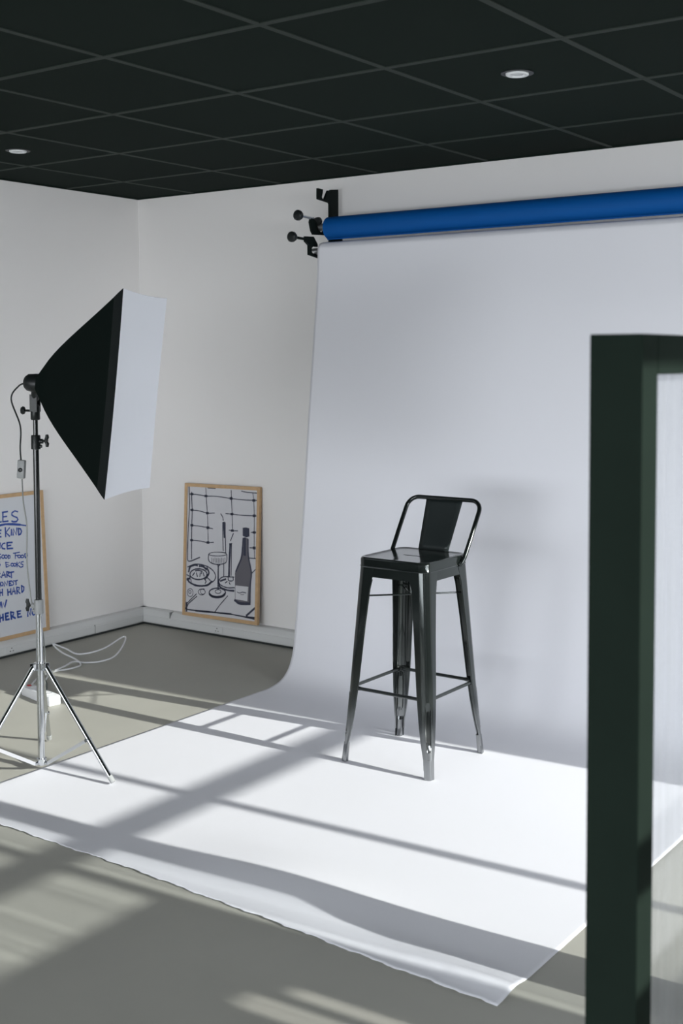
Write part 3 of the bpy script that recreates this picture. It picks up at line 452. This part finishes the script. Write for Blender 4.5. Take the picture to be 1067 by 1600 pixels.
# ------------------------------------------------------------------ stool
def make_stool(cx, cy, label):
    root = empty('bar_stool', (cx, cy, 0.0026), label, 'bar stool')
    S = 0.150; R = 0.036
    def rr_ring(s, r, z, n=8, bulge=0):
        out = []
        for q, (sx, sy) in enumerate(((1, 1), (-1, 1), (-1, -1), (1, -1))):
            for k in range(n):
                a = q*PI/2 + (k/(n-1))*PI/2
                out.append(Vector((sx*(s-r) + r*math.cos(a), sy*(s-r) + r*math.sin(a), z)))
        return out
    nn = 8
    # seat: outer skirt, rolled rim, slightly dished top with a slot
    def slot_ring(z, hl=0.045, hw=0.007):
        base = rr_ring(S, R, z, nn); out = []
        for p in base:
            a = math.atan2(p.y, p.x)
            cxs = math.copysign(hl-hw, p.x) if abs(p.x) > 0.02 else p.x*0.5
            ca, sa = math.cos(a), math.sin(a)
            out.append(Vector((cxs + hw*ca, hw*sa, z)))
        return out
    bm = bmesh.new()
    rings = [rr_ring(S-0.003, R, 0.722, nn), rr_ring(S, R, 0.722, nn), rr_ring(S+0.0015, R, 0.725, nn), rr_ring(S, R, 0.728, nn), rr_ring(S, R, 0.750, nn), rr_ring(S-0.0015, R, 0.755, nn), rr_ring(S-0.005, R, 0.7585, nn), rr_ring(S-0.010, R-0.003, 0.7585, nn), rr_ring(S-0.014, R-0.005, 0.7560, nn), rr_ring(S-0.03, R-0.01, 0.7552, nn)]
    a = rings[-1]; b = slot_ring(0.7545)
    for t in (0.33, 0.66): rings.append([p*(1-t)+q*t for p, q in zip(a, b)])
    rings.append(b); rings.append(slot_ring(0.752, 0.043, 0.0055)); rings.append(slot_ring(0.746, 0.043, 0.0055))
    # underside back out to the skirt
    rings.append([p*1.0 + Vector((0, 0, -0.0)) for p in slot_ring(0.746, 0.05, 0.011)])
    rings.append(rr_ring(S-0.008, R, 0.748, nn)); rings.append(rr_ring(S-0.003, R, 0.7225, nn))
    loft(bm, rings, True, (False, False))
    bmesh.ops.remove_doubles(bm, verts=bm.verts[:], dist=0.0002)
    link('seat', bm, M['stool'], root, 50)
    # apron below the seat between the legs
    bm = bmesh.new()
    rings = [rr_ring(S-0.002, R, 0.722, nn), rr_ring(S+0.001, R, 0.692, nn), rr_ring(S+0.0015, R, 0.689, nn), rr_ring(S-0.006, R, 0.689, nn), rr_ring(S-0.006, R, 0.721, nn)]
    loft(bm, rings, True, (False, False)); link('apron', bm, M['stool'], root, 50)
    # legs
    Zt = 0.722
    hh = lambda z: 0.196 - (0.196-0.1495)*z/Zt
    def lerp(tab, z):
        for (z0, a), (z1, b) in zip(tab[:-1], tab[1:]):
            if z <= z1: t = max(0, (z-z0)/(z1-z0)); return a+(b-a)*t
        return tab[-1][1]
    wt = [(0, 0.026), (0.07, 0.027), (0.12, 0.036), (0.2, 0.044), (0.3, 0.050), (0.5, 0.056), (0.66, 0.064), (0.69, 0.072), (0.722, 0.078)]
    rt_ = [(0, 0.0255), (0.07, 0.026), (0.15, 0.032), (0.3, 0.034), (0.722, 0.034)]
    zs = sorted(set([0, 0.004, 0.01] + [0.02+0.012*i for i in range(59)] + [Zt]))
    for sx, sy in ((-1, -1), (1, -1), (1, 1), (-1, 1)):
        bm = bmesh.new(); rings = []
        for z in zs:
            h, w, r = hh(z), lerp(wt, z), lerp(rt_, z); th = 0.0022
            outer = []; 
            na = 22
            outer.append((w, 0))
            outer.append(((w+r)/2, 0))
            for k in range(na+1):
                a = PI/2*k/na; outer.append((r - r*math.sin(a), r - r*math.cos(a)))
            outer.append((0, (w+r)/2)); outer.append((0, w))
            # stamped slot on the corner
            res = []
            for i, (a, b) in enumerate(outer):
                s = (a-b)/1.414
                dz = 0.0
                zc = min(max(z, 0.115), 0.245)
                dist = math.hypot(s, z-zc)
                sw = 0.0095
                if dist < sw:
                    t = min(1, (sw-dist)/0.0035); dz = 0.006*t*t*(3-2*t)
                elif dist < sw+0.003: dz = -0.0012
                res.append((a+dz*0.707, b+dz*0.707))
            # inner side
            inner = []
            for i, (a, b) in enumerate(res):
                if i == 0: nx, ny = 0, 1
                elif i == len(res)-1: nx, ny = 1, 0
                else:
                    tx, ty = res[i+1][0]-res[i-1][0], res[i+1][1]-res[i-1][1]; L = math.hypot(tx, ty) or 1
                    nx, ny = -ty/L, tx/L
                    if nx*1+ny*1 < 0: nx, ny = -nx, -ny
                inner.append((a+nx*th, b+ny*th))
            prof_ = res + inner[::-1]
            rings.append([Vector((sx*(h-a), sy*(h-b), z)) for a, b in prof_])
        loft(bm, rings)
        # rolled free edges
        for k in (0, 1):
            path = []
            for z in zs[4:-3:3]:
                h, w = hh(z), lerp(wt, z)
                a, b = (w, 0.003) if k == 0 else (0.003, w)
                path.append((sx*(h-a), sy*(h-b), z))
            tube(bm, path, 0.0028, 8)
        # foot: the sheet closes to a small tube
        p = []
        r = 0.0125; h = hh(0)
        tube(bm, [(sx*(h-0.0135), sy*(h-0.0135), 0.0), (sx*(h-0.0135), sy*(h-0.0135), 0.004), (sx*(hh(0.07)-0.014), sy*(hh(0.07)-0.014), 0.07)], [0.0115, r, 0.011], 16)
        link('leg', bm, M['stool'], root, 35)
    # lower stretchers with flattened ends
    zz = 0.275
    h = hh(zz)-0.012
    for a, b in (((-h, -h), (h, -h)), ((h, -h), (h, h)), ((h, h), (-h, h)), ((-h, h), (-h, -h))):
        A_ = Vector((*a, zz)); B_ = Vector((*b, zz)); D = (B_-A_)
        bm = bmesh.new()
        tube(bm, [A_+D*t for t in (0.03, 0.1, 0.14, 0.86, 0.9, 0.97)], [0.0085, 0.0085, 0.0065, 0.0065, 0.0085, 0.0085], 10)
        link('stretcher', bm, M['stool'], root, 40)
    zz = 0.612; h = hh(zz)-0.004
    for a, b, dz in (((-h, -h), (h, h), 0.0), ((h, -h), (-h, h), -0.0075)):
        A_ = Vector((*a, zz+dz)); B_ = Vector((*b, zz+dz))
        bm = bmesh.new(); tube(bm, [A_.lerp(B_, 0.04), A_.lerp(B_, 0.96)], 0.0035, 8); link('cross_brace', bm, M['stool'], root, 40)
    # back: bent tube + splat
    def bp(x, t):   # t 0 at foot of tube, 1 at top
        return Vector((x, 0.092 + 0.135*t, 0.738 + 0.207*t))
    hw = 0.162; rc = 0.045
    path = [Vector((-S-0.006, 0.078, 0.722)), Vector((-S-0.008, 0.084, 0.730))]
    L = math.hypot(0.135, 0.207)
    c1 = 1 - rc/L
    path += [bp(-0.160, 0.06), bp(-0.1615, 0.4), bp(-hw, c1)]
    for k in range(1, 8):
        a = PI/2*k/8; path.append(bp(-hw + rc*(1-math.cos(a)), c1 + (1-c1)*math.sin(a)))
    half = path + [bp(-hw+rc, 1.0)]
    full = half + [bp(-0.05, 1.0), bp(0.05, 1.0)] + [Vector((-p.x, p.y, p.z)) for p in reversed(half)]
    bm = bmesh.new(); tube(bm, full, [0.0045, 0.0075] + [0.0085]*(len(full)-4) + [0.0075, 0.0045], 14)
    link('back_tube', bm, M['stool'], root, 60)
    for s_ in (-1, 1):
        bm = bmesh.new(); lathe(bm, [(0.008, -0.006), (0.0095, 0.0), (0.0085, 0.006), (0.004, 0.010)], 14, (s_*(S+0.001), 0.079, 0.727), (s_, 0, 0)); link('bolt', bm, M['stool'], root, 40)
    bm = bmesh.new()
    def splat_row(t, w):
        y_ = 0.142 + 0.085*t; z_ = 0.757 + 0.190*t
        return [(w*(k/6-0.5), y_ + 0.006*(1-(2*(k/6-0.5))**2)*math.sin(PI*min(1, t))*0.8 - 0.004, z_) for k in range(7)]
    rows = [splat_row(t/10, 0.132 + 0.030*(t/10)) for t in range(11)]
    loft(bm, rows, closed=False)
    o = link('backrest_panel', bm, M['stoolback'], root, True)
    md = o.modifiers.new('thickness', 'SOLIDIFY'); md.thickness = 0.0018
    return root
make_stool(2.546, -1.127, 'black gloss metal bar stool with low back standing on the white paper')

# ------------------------------------------------------------------ light stand
SX, SY = 1.516, -2.012
def light_stand():
    root = empty('light_stand', (SX, SY, 0), 'chrome and black tripod light stand under the black softbox', 'light stand')
    bm = bmesh.new(); tube(bm, [(0, 0, 0.02), (0, 0, 0.60)], 0.0125, 20); link('lower_tube', bm, M['chrome'], root, 40)
    bm = bmesh.new(); tube(bm, [(0, 0, 0.55), (0, 0, 1.20)], 0.0105, 20); link('middle_tube', bm, M['poleblack'], root, 40)
    bm = bmesh.new(); tube(bm, [(0, 0, 1.15), (0, 0, 1.305)], 0.0085, 20); link('upper_tube', bm, M['poleblack'], root, 40)
    def clamp(z, ang, m_, kw):
        bm = bmesh.new(); lathe(bm, [(0.013, -0.025), (0.0165, -0.024), (0.0165, 0.022), (0.0150, 0.026), (0.011, 0.026)], 20, (0, 0, z))
        c_, s_ = math.cos(ang), math.sin(ang)
        tube(bm, [(0.01*c_, 0.01*s_, z+0.004), (0.026*c_, 0.026*s_, z+0.004)], 0.009, 12)
        tube(bm, [(0.01*c_, 0.01*s_, z-0.014), (0.022*c_, 0.022*s_, z-0.014)], 0.006, 12)
        k = link('clamp', bm, m_, root, 40)
        bm = bmesh.new(); tube(bm, [(0.02*c_, 0.02*s_, z+0.004), (0.034*c_, 0.034*s_, z+0.004)], 0.004, 10)
        # wing knob
        ct = Vector((0.036*c_, 0.036*s_, z+0.006)); side = Vector((-s_, c_, 0)); out = Vector((c_, s_, 0))
        lathe(bm, [(0.004, -0.004), (0.008, 0), (0.008, 0.007), (0.003, 0.009)], 12, ct, out)
        for sg in (-1, 1):
            w = [ct+Vector((0, 0, 0)), ct+Vector((0, 0, sg*0.012))+out*0.006, ct+Vector((0, 0, sg*0.022))+out*0.005]
            tube(bm, w, [0.006, 0.007, 0.005], 10)
        link('wing_knob', bm, kw, k, 40)
    clamp(1.19, math.radians(30), M['blackplastic'], M['blackplastic'])
    clamp(0.598, math.radians(212), M['greyplastic'], M['blackplastic'])
    # hub and lower ring
    bm = bmesh.new(); lathe(bm, [(0.013, -0.012), (0.02, -0.012), (0.02, 0.012), (0.013, 0.012)], 20, (0, 0, 0.383)); 
    angs = [math.radians(a) for a in (6, 135, 268)]
    for a in angs:
        c_, s_ = math.cos(a), math.sin(a); sd_ = Vector((-s_, c_, 0)); out = Vector((c_, s_, 0))
        for sg in (-1, 1):
            b0 = out*0.014 + sd_*sg*0.010; b1 = out*0.036 + sd_*sg*0.010
            loft(bm, [[b + Vector((0, 0, 0.383+dz)) + sd_*w for w, dz in ((-0.0015, -0.012), (0.0015, -0.012), (0.0015, 0.012), (-0.0015, 0.012))] for b in (b0, b1)])
    link('leg_hub', bm, M['chrome'], root, 40)
    bm = bmesh.new(); lathe(bm, [(0.013, -0.010), (0.018, -0.010), (0.018, 0.010), (0.013, 0.010)], 20, (0, 0, 0.035))
    for a in angs: tube(bm, [(0.012*math.cos(a), 0.012*math.sin(a), 0.03), (0.03*math.cos(a), 0.03*math.sin(a), 0.03)], 0.007, 10)
    link('brace_ring', bm, M['chrome'], root, 40)
    for a in angs:
        c_, s_ = math.cos(a), math.sin(a)
        P = lambda t: Vector(((0.030+0.304*t)*c_, (0.030+0.304*t)*s_, 0.383 - 0.3705*t))
        bm = bmesh.new(); tube(bm, [P(0), P(0.97)], 0.0085, 16); leg = link('leg', bm, M['chrome'], root, 40)
        bm = bmesh.new(); tube(bm, [P(0.95), P(1.0)], [0.0098, 0.0098], 14); link('foot_cap', bm, M['greyplastic'], leg, 40)
        t = 0.63; q = P(t)
        sd_ = Vector((-s_, c_, 0))
        bm = bmesh.new()
        A_ = Vector((0.028*c_, 0.028*s_, 0.03)); B_ = q + Vector((0, 0, -0.004)); dd = (B_-A_).normalized(); nn_ = sd_.cross(dd)
        loft(bm, [[b + sd_*x + nn_*w for x, w in ((-0.0025, -0.006), (0.0025, -0.006), (0.0025, 0.006), (-0.0025, 0.006))] for b in (A_, B_)])
        br = link('brace', bm, M['alu'], root)
        bm = bmesh.new(); tube(bm, [B_-sd_*0.012, B_+sd_*0.012], 0.0065, 12); link('rivet', bm, M['chrome'], br, 40)
    return root
light_stand()

# ------------------------------------------------------------------ softbox
def softbox():
    Cc = Vector((1.880, -1.868, 1.364)); az, el, ro = 0.468, -0.101, -0.020
    n = Vector((math.cos(az)*math.cos(el), math.sin(az)*math.cos(el), math.sin(el)))
    rt_ = Vector((-math.sin(az), math.cos(az), 0)); up_ = n.cross(rt_)
    r_ = rt_*math.cos(ro) + up_*math.sin(ro); u_ = -rt_*math.sin(ro) + up_*math.cos(ro)
    W_, H_, D_ = 0.474, 0.70, 0.36
    base = Vector((SX, SY, 1.27))
    root = empty('softbox', base, 'black rectangular softbox with white front diffuser on top of the light stand', 'softbox')
    def P(a, b, c): return Cc + r_*a + u_*b + n*c - base
    NS = 9
    def ring(t, scale=1.0, sag=0.012, c=None):
        # t 0 rear .. 1 front ; rectangle with sides pulled in between the rods
        f = t**0.80*(1-0.04*math.sin(PI*t)); ff = 0.045 + (1-0.045)*f
        w = W_/2*ff if t > 0 else 0.03; h = H_/2*(0.055 + 0.945*f)
        w = max(w, 0.034)*scale; h *= scale
        cc = -D_*(1-t) if c is None else c
        out = []
        cs = [(-w, h), (w, h), (w, -h), (-w, -h)]
        for q in range(4):
            a0, a1 = cs[q], cs[(q+1) % 4]
            for k in range(NS):
                s = k/NS; x = a0[0]+(a1[0]-a0[0])*s; y = a0[1]+(a1[1]-a0[1])*s
                L = 4*s*(1-s)*sag*t*(0.55 if q in (0, 2) else 0.8)
                nx, ny = [(0, -1), (-1, 0), (0, 1), (1, 0)][q]
                out.append(P(x+nx*L, y+ny*L, cc))
        return out
    bm = bmesh.new()
    rings = [ring(t/14) for t in range(0, 13)] + [ring(0.90)]
    loft(bm, rings, True, (True, False)); o = link('shell', bm, M['fabric'], root, 60)
    bm = bmesh.new()
    loft(bm, [ring(0.90, 1.001), ring(0.95, 1.002), ring(1.0, 1.0), ring(1.0, 0.985, c=-0.002), ring(0.93, 0.98)], True, (False, False))
    link('front_band', bm, M['band'], root, 60)
    bm = bmesh.new()
    rg = ring(1.0, 0.999, c=0.001)
    ctr = P(0, 0, -0.006)
    rows = []
    for t in (1.0, 0.9, 0.7, 0.5, 0.25, 0.1):
        rows.append([ctr*(1-t) + p*t + n*(-0.0) for p in rg])
    loft(bm, rows, True, (False, True)); link('diffuser', bm, M['diffuser'], root, True)
    # lamp head and tilt bracket
    bm = bmesh.new()
    back = P(0, 0, -D_)
    lathe(bm, [(0.022, -0.05), (0.03, -0.04), (0.034, -0.01), (0.034, 0.012)], 20, back, n)
    link('lamp_holder', bm, M['blackplastic'], root, 40)
    bm = bmesh.new()
    z0 = 0.0
    lathe(bm, [(0.014, 0.0), (0.0165, 0.003), (0.0165, 0.045), (0.012, 0.055)], 16, (0, 0, z0))
    # saddle arms
    for s_ in (-1, 1):
        o_ = Vector((0, 0, 0.03)) + rt_*s_*0.015
        loft(bm, [[o_ + rt_*x + n*y_ for x, y_ in ((-0.003, -0.013), (0.003, -0.013), (0.003, 0.013), (-0.003, 0.013))],
                  [o_ + Vector((0, 0, 0.06)) + rt_*x + n*y_ for x, y_ in ((-0.003, -0.013), (0.003, -0.013), (0.003, 0.013), (-0.003, 0.013))]])
    tube(bm, [Vector((0, 0, 0.075)), back - n*0.012], [0.014, 0.016], 12)
    br = link('tilt_bracket', bm, M['blackplastic'], root, 40)
    bm = bmesh.new()
    kd = Vector((-0.75, -0.65, 0.05)).normalized(); a = Vector((0, 0, 0.032))
    tube(bm, [a, a+kd*0.038], 0.004, 8); lathe(bm, [(0.006, 0), (0.013, 0.003), (0.015, 0.010), (0.011, 0.016), (0.003, 0.018)], 14, a+kd*0.034, kd)
    link('tightening_knob', bm, M['blackplastic'], br, 40)
    # power cord with inline switch
    start = back - n*0.045
    A_ = [start, start+Vector((-0.035, -0.01, -0.015)), start+Vector((-0.05, -0.03, -0.06)), Vector((-0.040, -0.035, -0.02)), Vector((-0.040, -0.037, -0.10)), Vector((-0.037, -0.037, -0.142))]
    bm = bmesh.new(); tube(bm, smooth_line(A_, 8), 0.0030, 8)
    cord = link('cord', bm, M['blackplastic'], root, True)
    B_ = [Vector((-0.033, -0.037, -0.21)), Vector((-0.030, -0.036, -0.29)), Vector((-0.020, -0.03, -0.38)), Vector((-0.024, -0.03, -0.50)), Vector((-0.018, -0.025, -0.60)), Vector((-0.018, -0.012, -0.67)), Vector((-0.004, 0.017, -0.76)), Vector((0.0, 0.024, -0.86)),
          Vector((-0.02, 0.04, -0.93)), Vector((-0.25, 0.28, -1.0)), Vector((-0.60, 0.52, -1.10)), Vector((-0.695, 0.60, -1.165)), Vector((-0.70, 0.608, -1.20))]
    bm = bmesh.new(); tube(bm, smooth_line(B_, 8), 0.0024, 8); link('lower_cord', bm, M['greycable'], root, True)
    bm = bmesh.new(); box(bm, (-0.014, -0.009, -0.033), (0.014, 0.009, 0.033), 0.004)
    sw = link('inline_switch', bm, M['greyplastic'], cord, 40); sw.location = (-0.035, -0.037, -0.175); sw.rotation_euler = (0, math.radians(4), math.radians(25))
    bm = bmesh.new(); lathe(bm, [(0.0075, 0), (0.0075, 0.003), (0.006, 0.004)], 16, (0, -0.009, -0.002), (0, -1, 0))
    b2 = link('switch_button', bm, M['blackplastic'], cord, 40); b2.location = sw.location; b2.rotation_euler = sw.rotation_euler
    bm = bmesh.new(); tube(bm, [(0, 0, 0), (0, 0, 0.03), (0, 0, 0.046)], [0.012, 0.012, 0.005], 12)
    pl = link('plug', bm, M['blackplastic'], root, 40); pl.location = Vector((0.815, -1.405, 0.048)) - base
    return root
softbox()

# ------------------------------------------------------------------ power strip
ps = empty('power_strip', (0.79, -1.405, 0), 'white power strip with tangled white cable on the floor behind the light stand', 'power strip', rz=math.radians(-12))
bm = bmesh.new(); box(bm, (-0.125, -0.028, 0), (0.125, 0.028, 0.042), 0.005); link('body', bm, M['whiteplastic'], ps, 40)
for k in range(3):
    bm = bmesh.new(); lathe(bm, [(0.020, 0.0), (0.020, 0.002), (0.017, 0.0022), (0.016, 0.0008)], 20, (-0.055+k*0.06, 0, 0.0418)); link('socket', bm, M['whiteplastic'], ps, 40)
bm = bmesh.new(); box(bm, (-0.113, -0.008, 0.040), (-0.098, 0.008, 0.046), 0.002); link('rocker_switch', bm, M['red'], ps, 40)
cab = [(0.68, -1.375, 0.02), (0.60, -1.30, 0.012), (0.50, -1.17, 0.006), (0.475, -1.06, 0.005), (0.50, -0.985, 0.006), (0.49, -0.91, 0.007), (0.385, -0.845, 0.006), (0.26, -0.825, 0.02), (0.165, -0.80, 0.045), (0.25, -0.79, 0.03), (0.36, -0.80, 0.02),
       (0.42, -0.70, 0.035), (0.42, -0.56, 0.07), (0.47, -0.60, 0.055), (0.53, -0.72, 0.02), (0.515, -0.80, 0.006), (0.47, -0.86, 0.005), (0.43, -0.90, 0.013), (0.46, -0.98, 0.013), (0.50, -1.10, 0.012), (0.58, -1.20, 0.012), (0.655, -1.30, 0.012), (0.685, -1.36, 0.018)]
bm = bmesh.new(); pp = smooth_line(cab, 8)
cz, sz = math.cos(math.radians(12)), math.sin(math.radians(12))
loc = []
for p in pp:
    a, b = p.x-0.79, p.y+1.405
    loc.append((a*cz - b*sz, a*sz + b*cz, max(p.z, 0.0045)))
tube(bm, loc, 0.0042, 8); link('cable', bm, M['whiteplastic'], ps, True)

# ------------------------------------------------------------------ framed posters
def ribbon(bm, pts, w, z, rot=None):
    """flat stroke in the local a-b plane, slightly irregular like a brush line"""
    P_ = [Vector((a, b)) for a, b in pts]
    if len(P_) < 2: return
    L = []; Rr = []
    for i, p in enumerate(P_):
        if i == 0: t = P_[1]-P_[0]
        elif i == len(P_)-1: t = P_[-1]-P_[-2]
        else: t = P_[i+1]-P_[i-1]
        if t.length < 1e-9: t = Vector((1, 0))
        t.normalize(); nrm = Vector((-t.y, t.x)); ww = w*(0.42+0.14*random.random())
        e = t*(-w*0.3 if i == 0 else (w*0.3 if i == len(P_)-1 else 0))
        L.append(bm.verts.new((p.x+nrm.x*ww+e.x, p.y+nrm.y*ww+e.y, z))); Rr.append(bm.verts.new((p.x-nrm.x*ww+e.x, p.y-nrm.y*ww+e.y, z)))
    for i in range(len(P_)-1):
        bm.faces.new((L[i], L[i+1], Rr[i+1], Rr[i]))
def framed(label, P0, U, V, w, h, fw, sheetmat):
    """P0: front lower corner at a=0,b=0; a along U, b along V; local z out of the wall"""
    U = Vector(U).normalized(); V = Vector(V).normalized(); N = U.cross(V)
    root = empty('framed_poster', P0, label, 'framed poster')
    mw = Matrix((U, V, N)).transposed().to_4x4(); mw.translation = P0; root.matrix_world = mw
    bm = bmesh.new(); dp = 0.018
    def mitre(p, q, ip, iq):
        loft(bm, [[(p[0], p[1], -dp), (ip[0], ip[1], -dp), (ip[0], ip[1], 0), (p[0], p[1], 0)], [(q[0], q[1], -dp), (iq[0], iq[1], -dp), (iq[0], iq[1], 0), (q[0], q[1], 0)]])
    a0, a1 = w
    o_ = [(a0, 0), (a1, 0), (a1, h), (a0, h)]; i_ = [(a0+fw, fw), (a1-fw, fw), (a1-fw, h-fw), (a0+fw, h-fw)]
    for k in range(4): mitre(o_[k], o_[(k+1) % 4], i_[k], i_[(k+1) % 4])
    link('frame', bm, M['wood'], root)
    bm = bmesh.new(); box(bm, (a0+fw*0.7, fw*0.7, -0.012), (a1-fw*0.7, h-fw*0.7, -0.006)); sh = link('print', bm, sheetmat, root)
    return root, sh
# lettered poster on the left wall (local a = towards the back wall, negative = towards camera)
def lpath(pts): return [(a/1000, b/1000) for a, b in pts]
root, sh = framed('pale wood framed poster of blue hand painted words, leaning on the left wall', (0.057, -0.727, 0.09), (0, 1, 0), (-0.034, 0, 0.72), (-0.52, 0.0), 0.726, 0.018, M['print_white'])
for line in range(10):
  bm = bmesh.new()
  for ln, w, pts in LETTERS:
    if ln != line: continue
    lp = lpath(pts)
    ribbon(bm, [(a, b) for a, b in lp if a > -0.5], w/1000*1.35, -0.0055)
  link('lettering', bm, M['blueink'], sh)
root, sh = framed('wood framed ink drawing of a bottle, glass, candles and crab, against the back wall', (0.362, -0.066, 0.09), (1, 0, 0.0115), (-0.0115, 0.042, 0.72), (0.0, 0.533), 0.722, 0.018, M['print'])
bm = bmesh.new()
for w, pts in INK:
    lp = lpath(pts)
    if len(lp) > 2: lp = [(p.x, p.y) for p in smooth_line([(a, b, 0) for a, b in lp], 4)]
    ribbon(bm, lp, w/1000*1.3, -0.0050)
f0 = [bm.verts.new((a/1000, b/1000, -0.0052)) for a, b in INK_FILLS[0]]; bm.faces.new(f0)
link('drawing', bm, M['ink'], sh)
bm = bmesh.new(); f0 = [bm.verts.new((a/1000, b/1000, -0.0054)) for a, b in INK_FILLS[1]]; bm.faces.new(f0)
link('drawn_bottle', bm, M['greyink'], sh)
bm = bmesh.new(); f0 = [bm.verts.new((a/1000, b/1000, -0.0047)) for a, b in INK_TAG]; bm.faces.new(f0)
link('drawn_label', bm, M['print'], sh)
bm = bmesh.new()
for w, pts in INK_LABEL: ribbon(bm, lpath(pts), w/1000*0.7, -0.0043)
link('drawn_scribble', bm, M['ink'], sh)

# ------------------------------------------------------------------ green framed screen in the foreground
PX, PY0, PY1 = 4.373, -3.450, -2.13
scr = empty('partition_screen', (PX, PY0, 0), 'dark green framed partition with a fluted translucent panel in the right foreground', 'partition screen')
T, FW, ZT = 0.071, 0.050, 1.511
def lb(lo, hi, name, m_, bev=0.0015):
    bm = bmesh.new(); box(bm, [lo[0]-PX, lo[1]-PY0, lo[2]], [hi[0]-PX, hi[1]-PY0, hi[2]], bev); return link(name, bm, m_, scr)
lb((PX-T, PY0, 0), (PX, PY0+FW, ZT), 'stile', M['green'])
lb((PX-T, PY1-0.10, 0), (PX, PY1, ZT), 'stile', M['green'])
lb((PX-T, PY0+FW, ZT-0.051), (PX, PY1-0.10, ZT), 'top_rail', M['green'])
lb((PX-T, PY0+FW, 0), (PX, PY1-0.10, 0.08), 'bottom_rail', M['green'])
bm = bmesh.new(); loft(bm, [[(x, PY1-PY0+a, z) for a, z in ((-0.10, 0.08), (-0.172, 0.08), (-0.172, 0.40), (-0.15, 0.46), (-0.10, 0.54))] for x in (-0.06, -0.04)])
link('sun_blocker_plate', bm, M['green'], scr)  # unseen plate added to trim the sunlit strip on the floor
lb((PX-0.030, PY0+FW-0.004, 0.076), (PX-0.024, PY1-0.096, ZT-0.047), 'fluted_panel', M['poly'], 0)
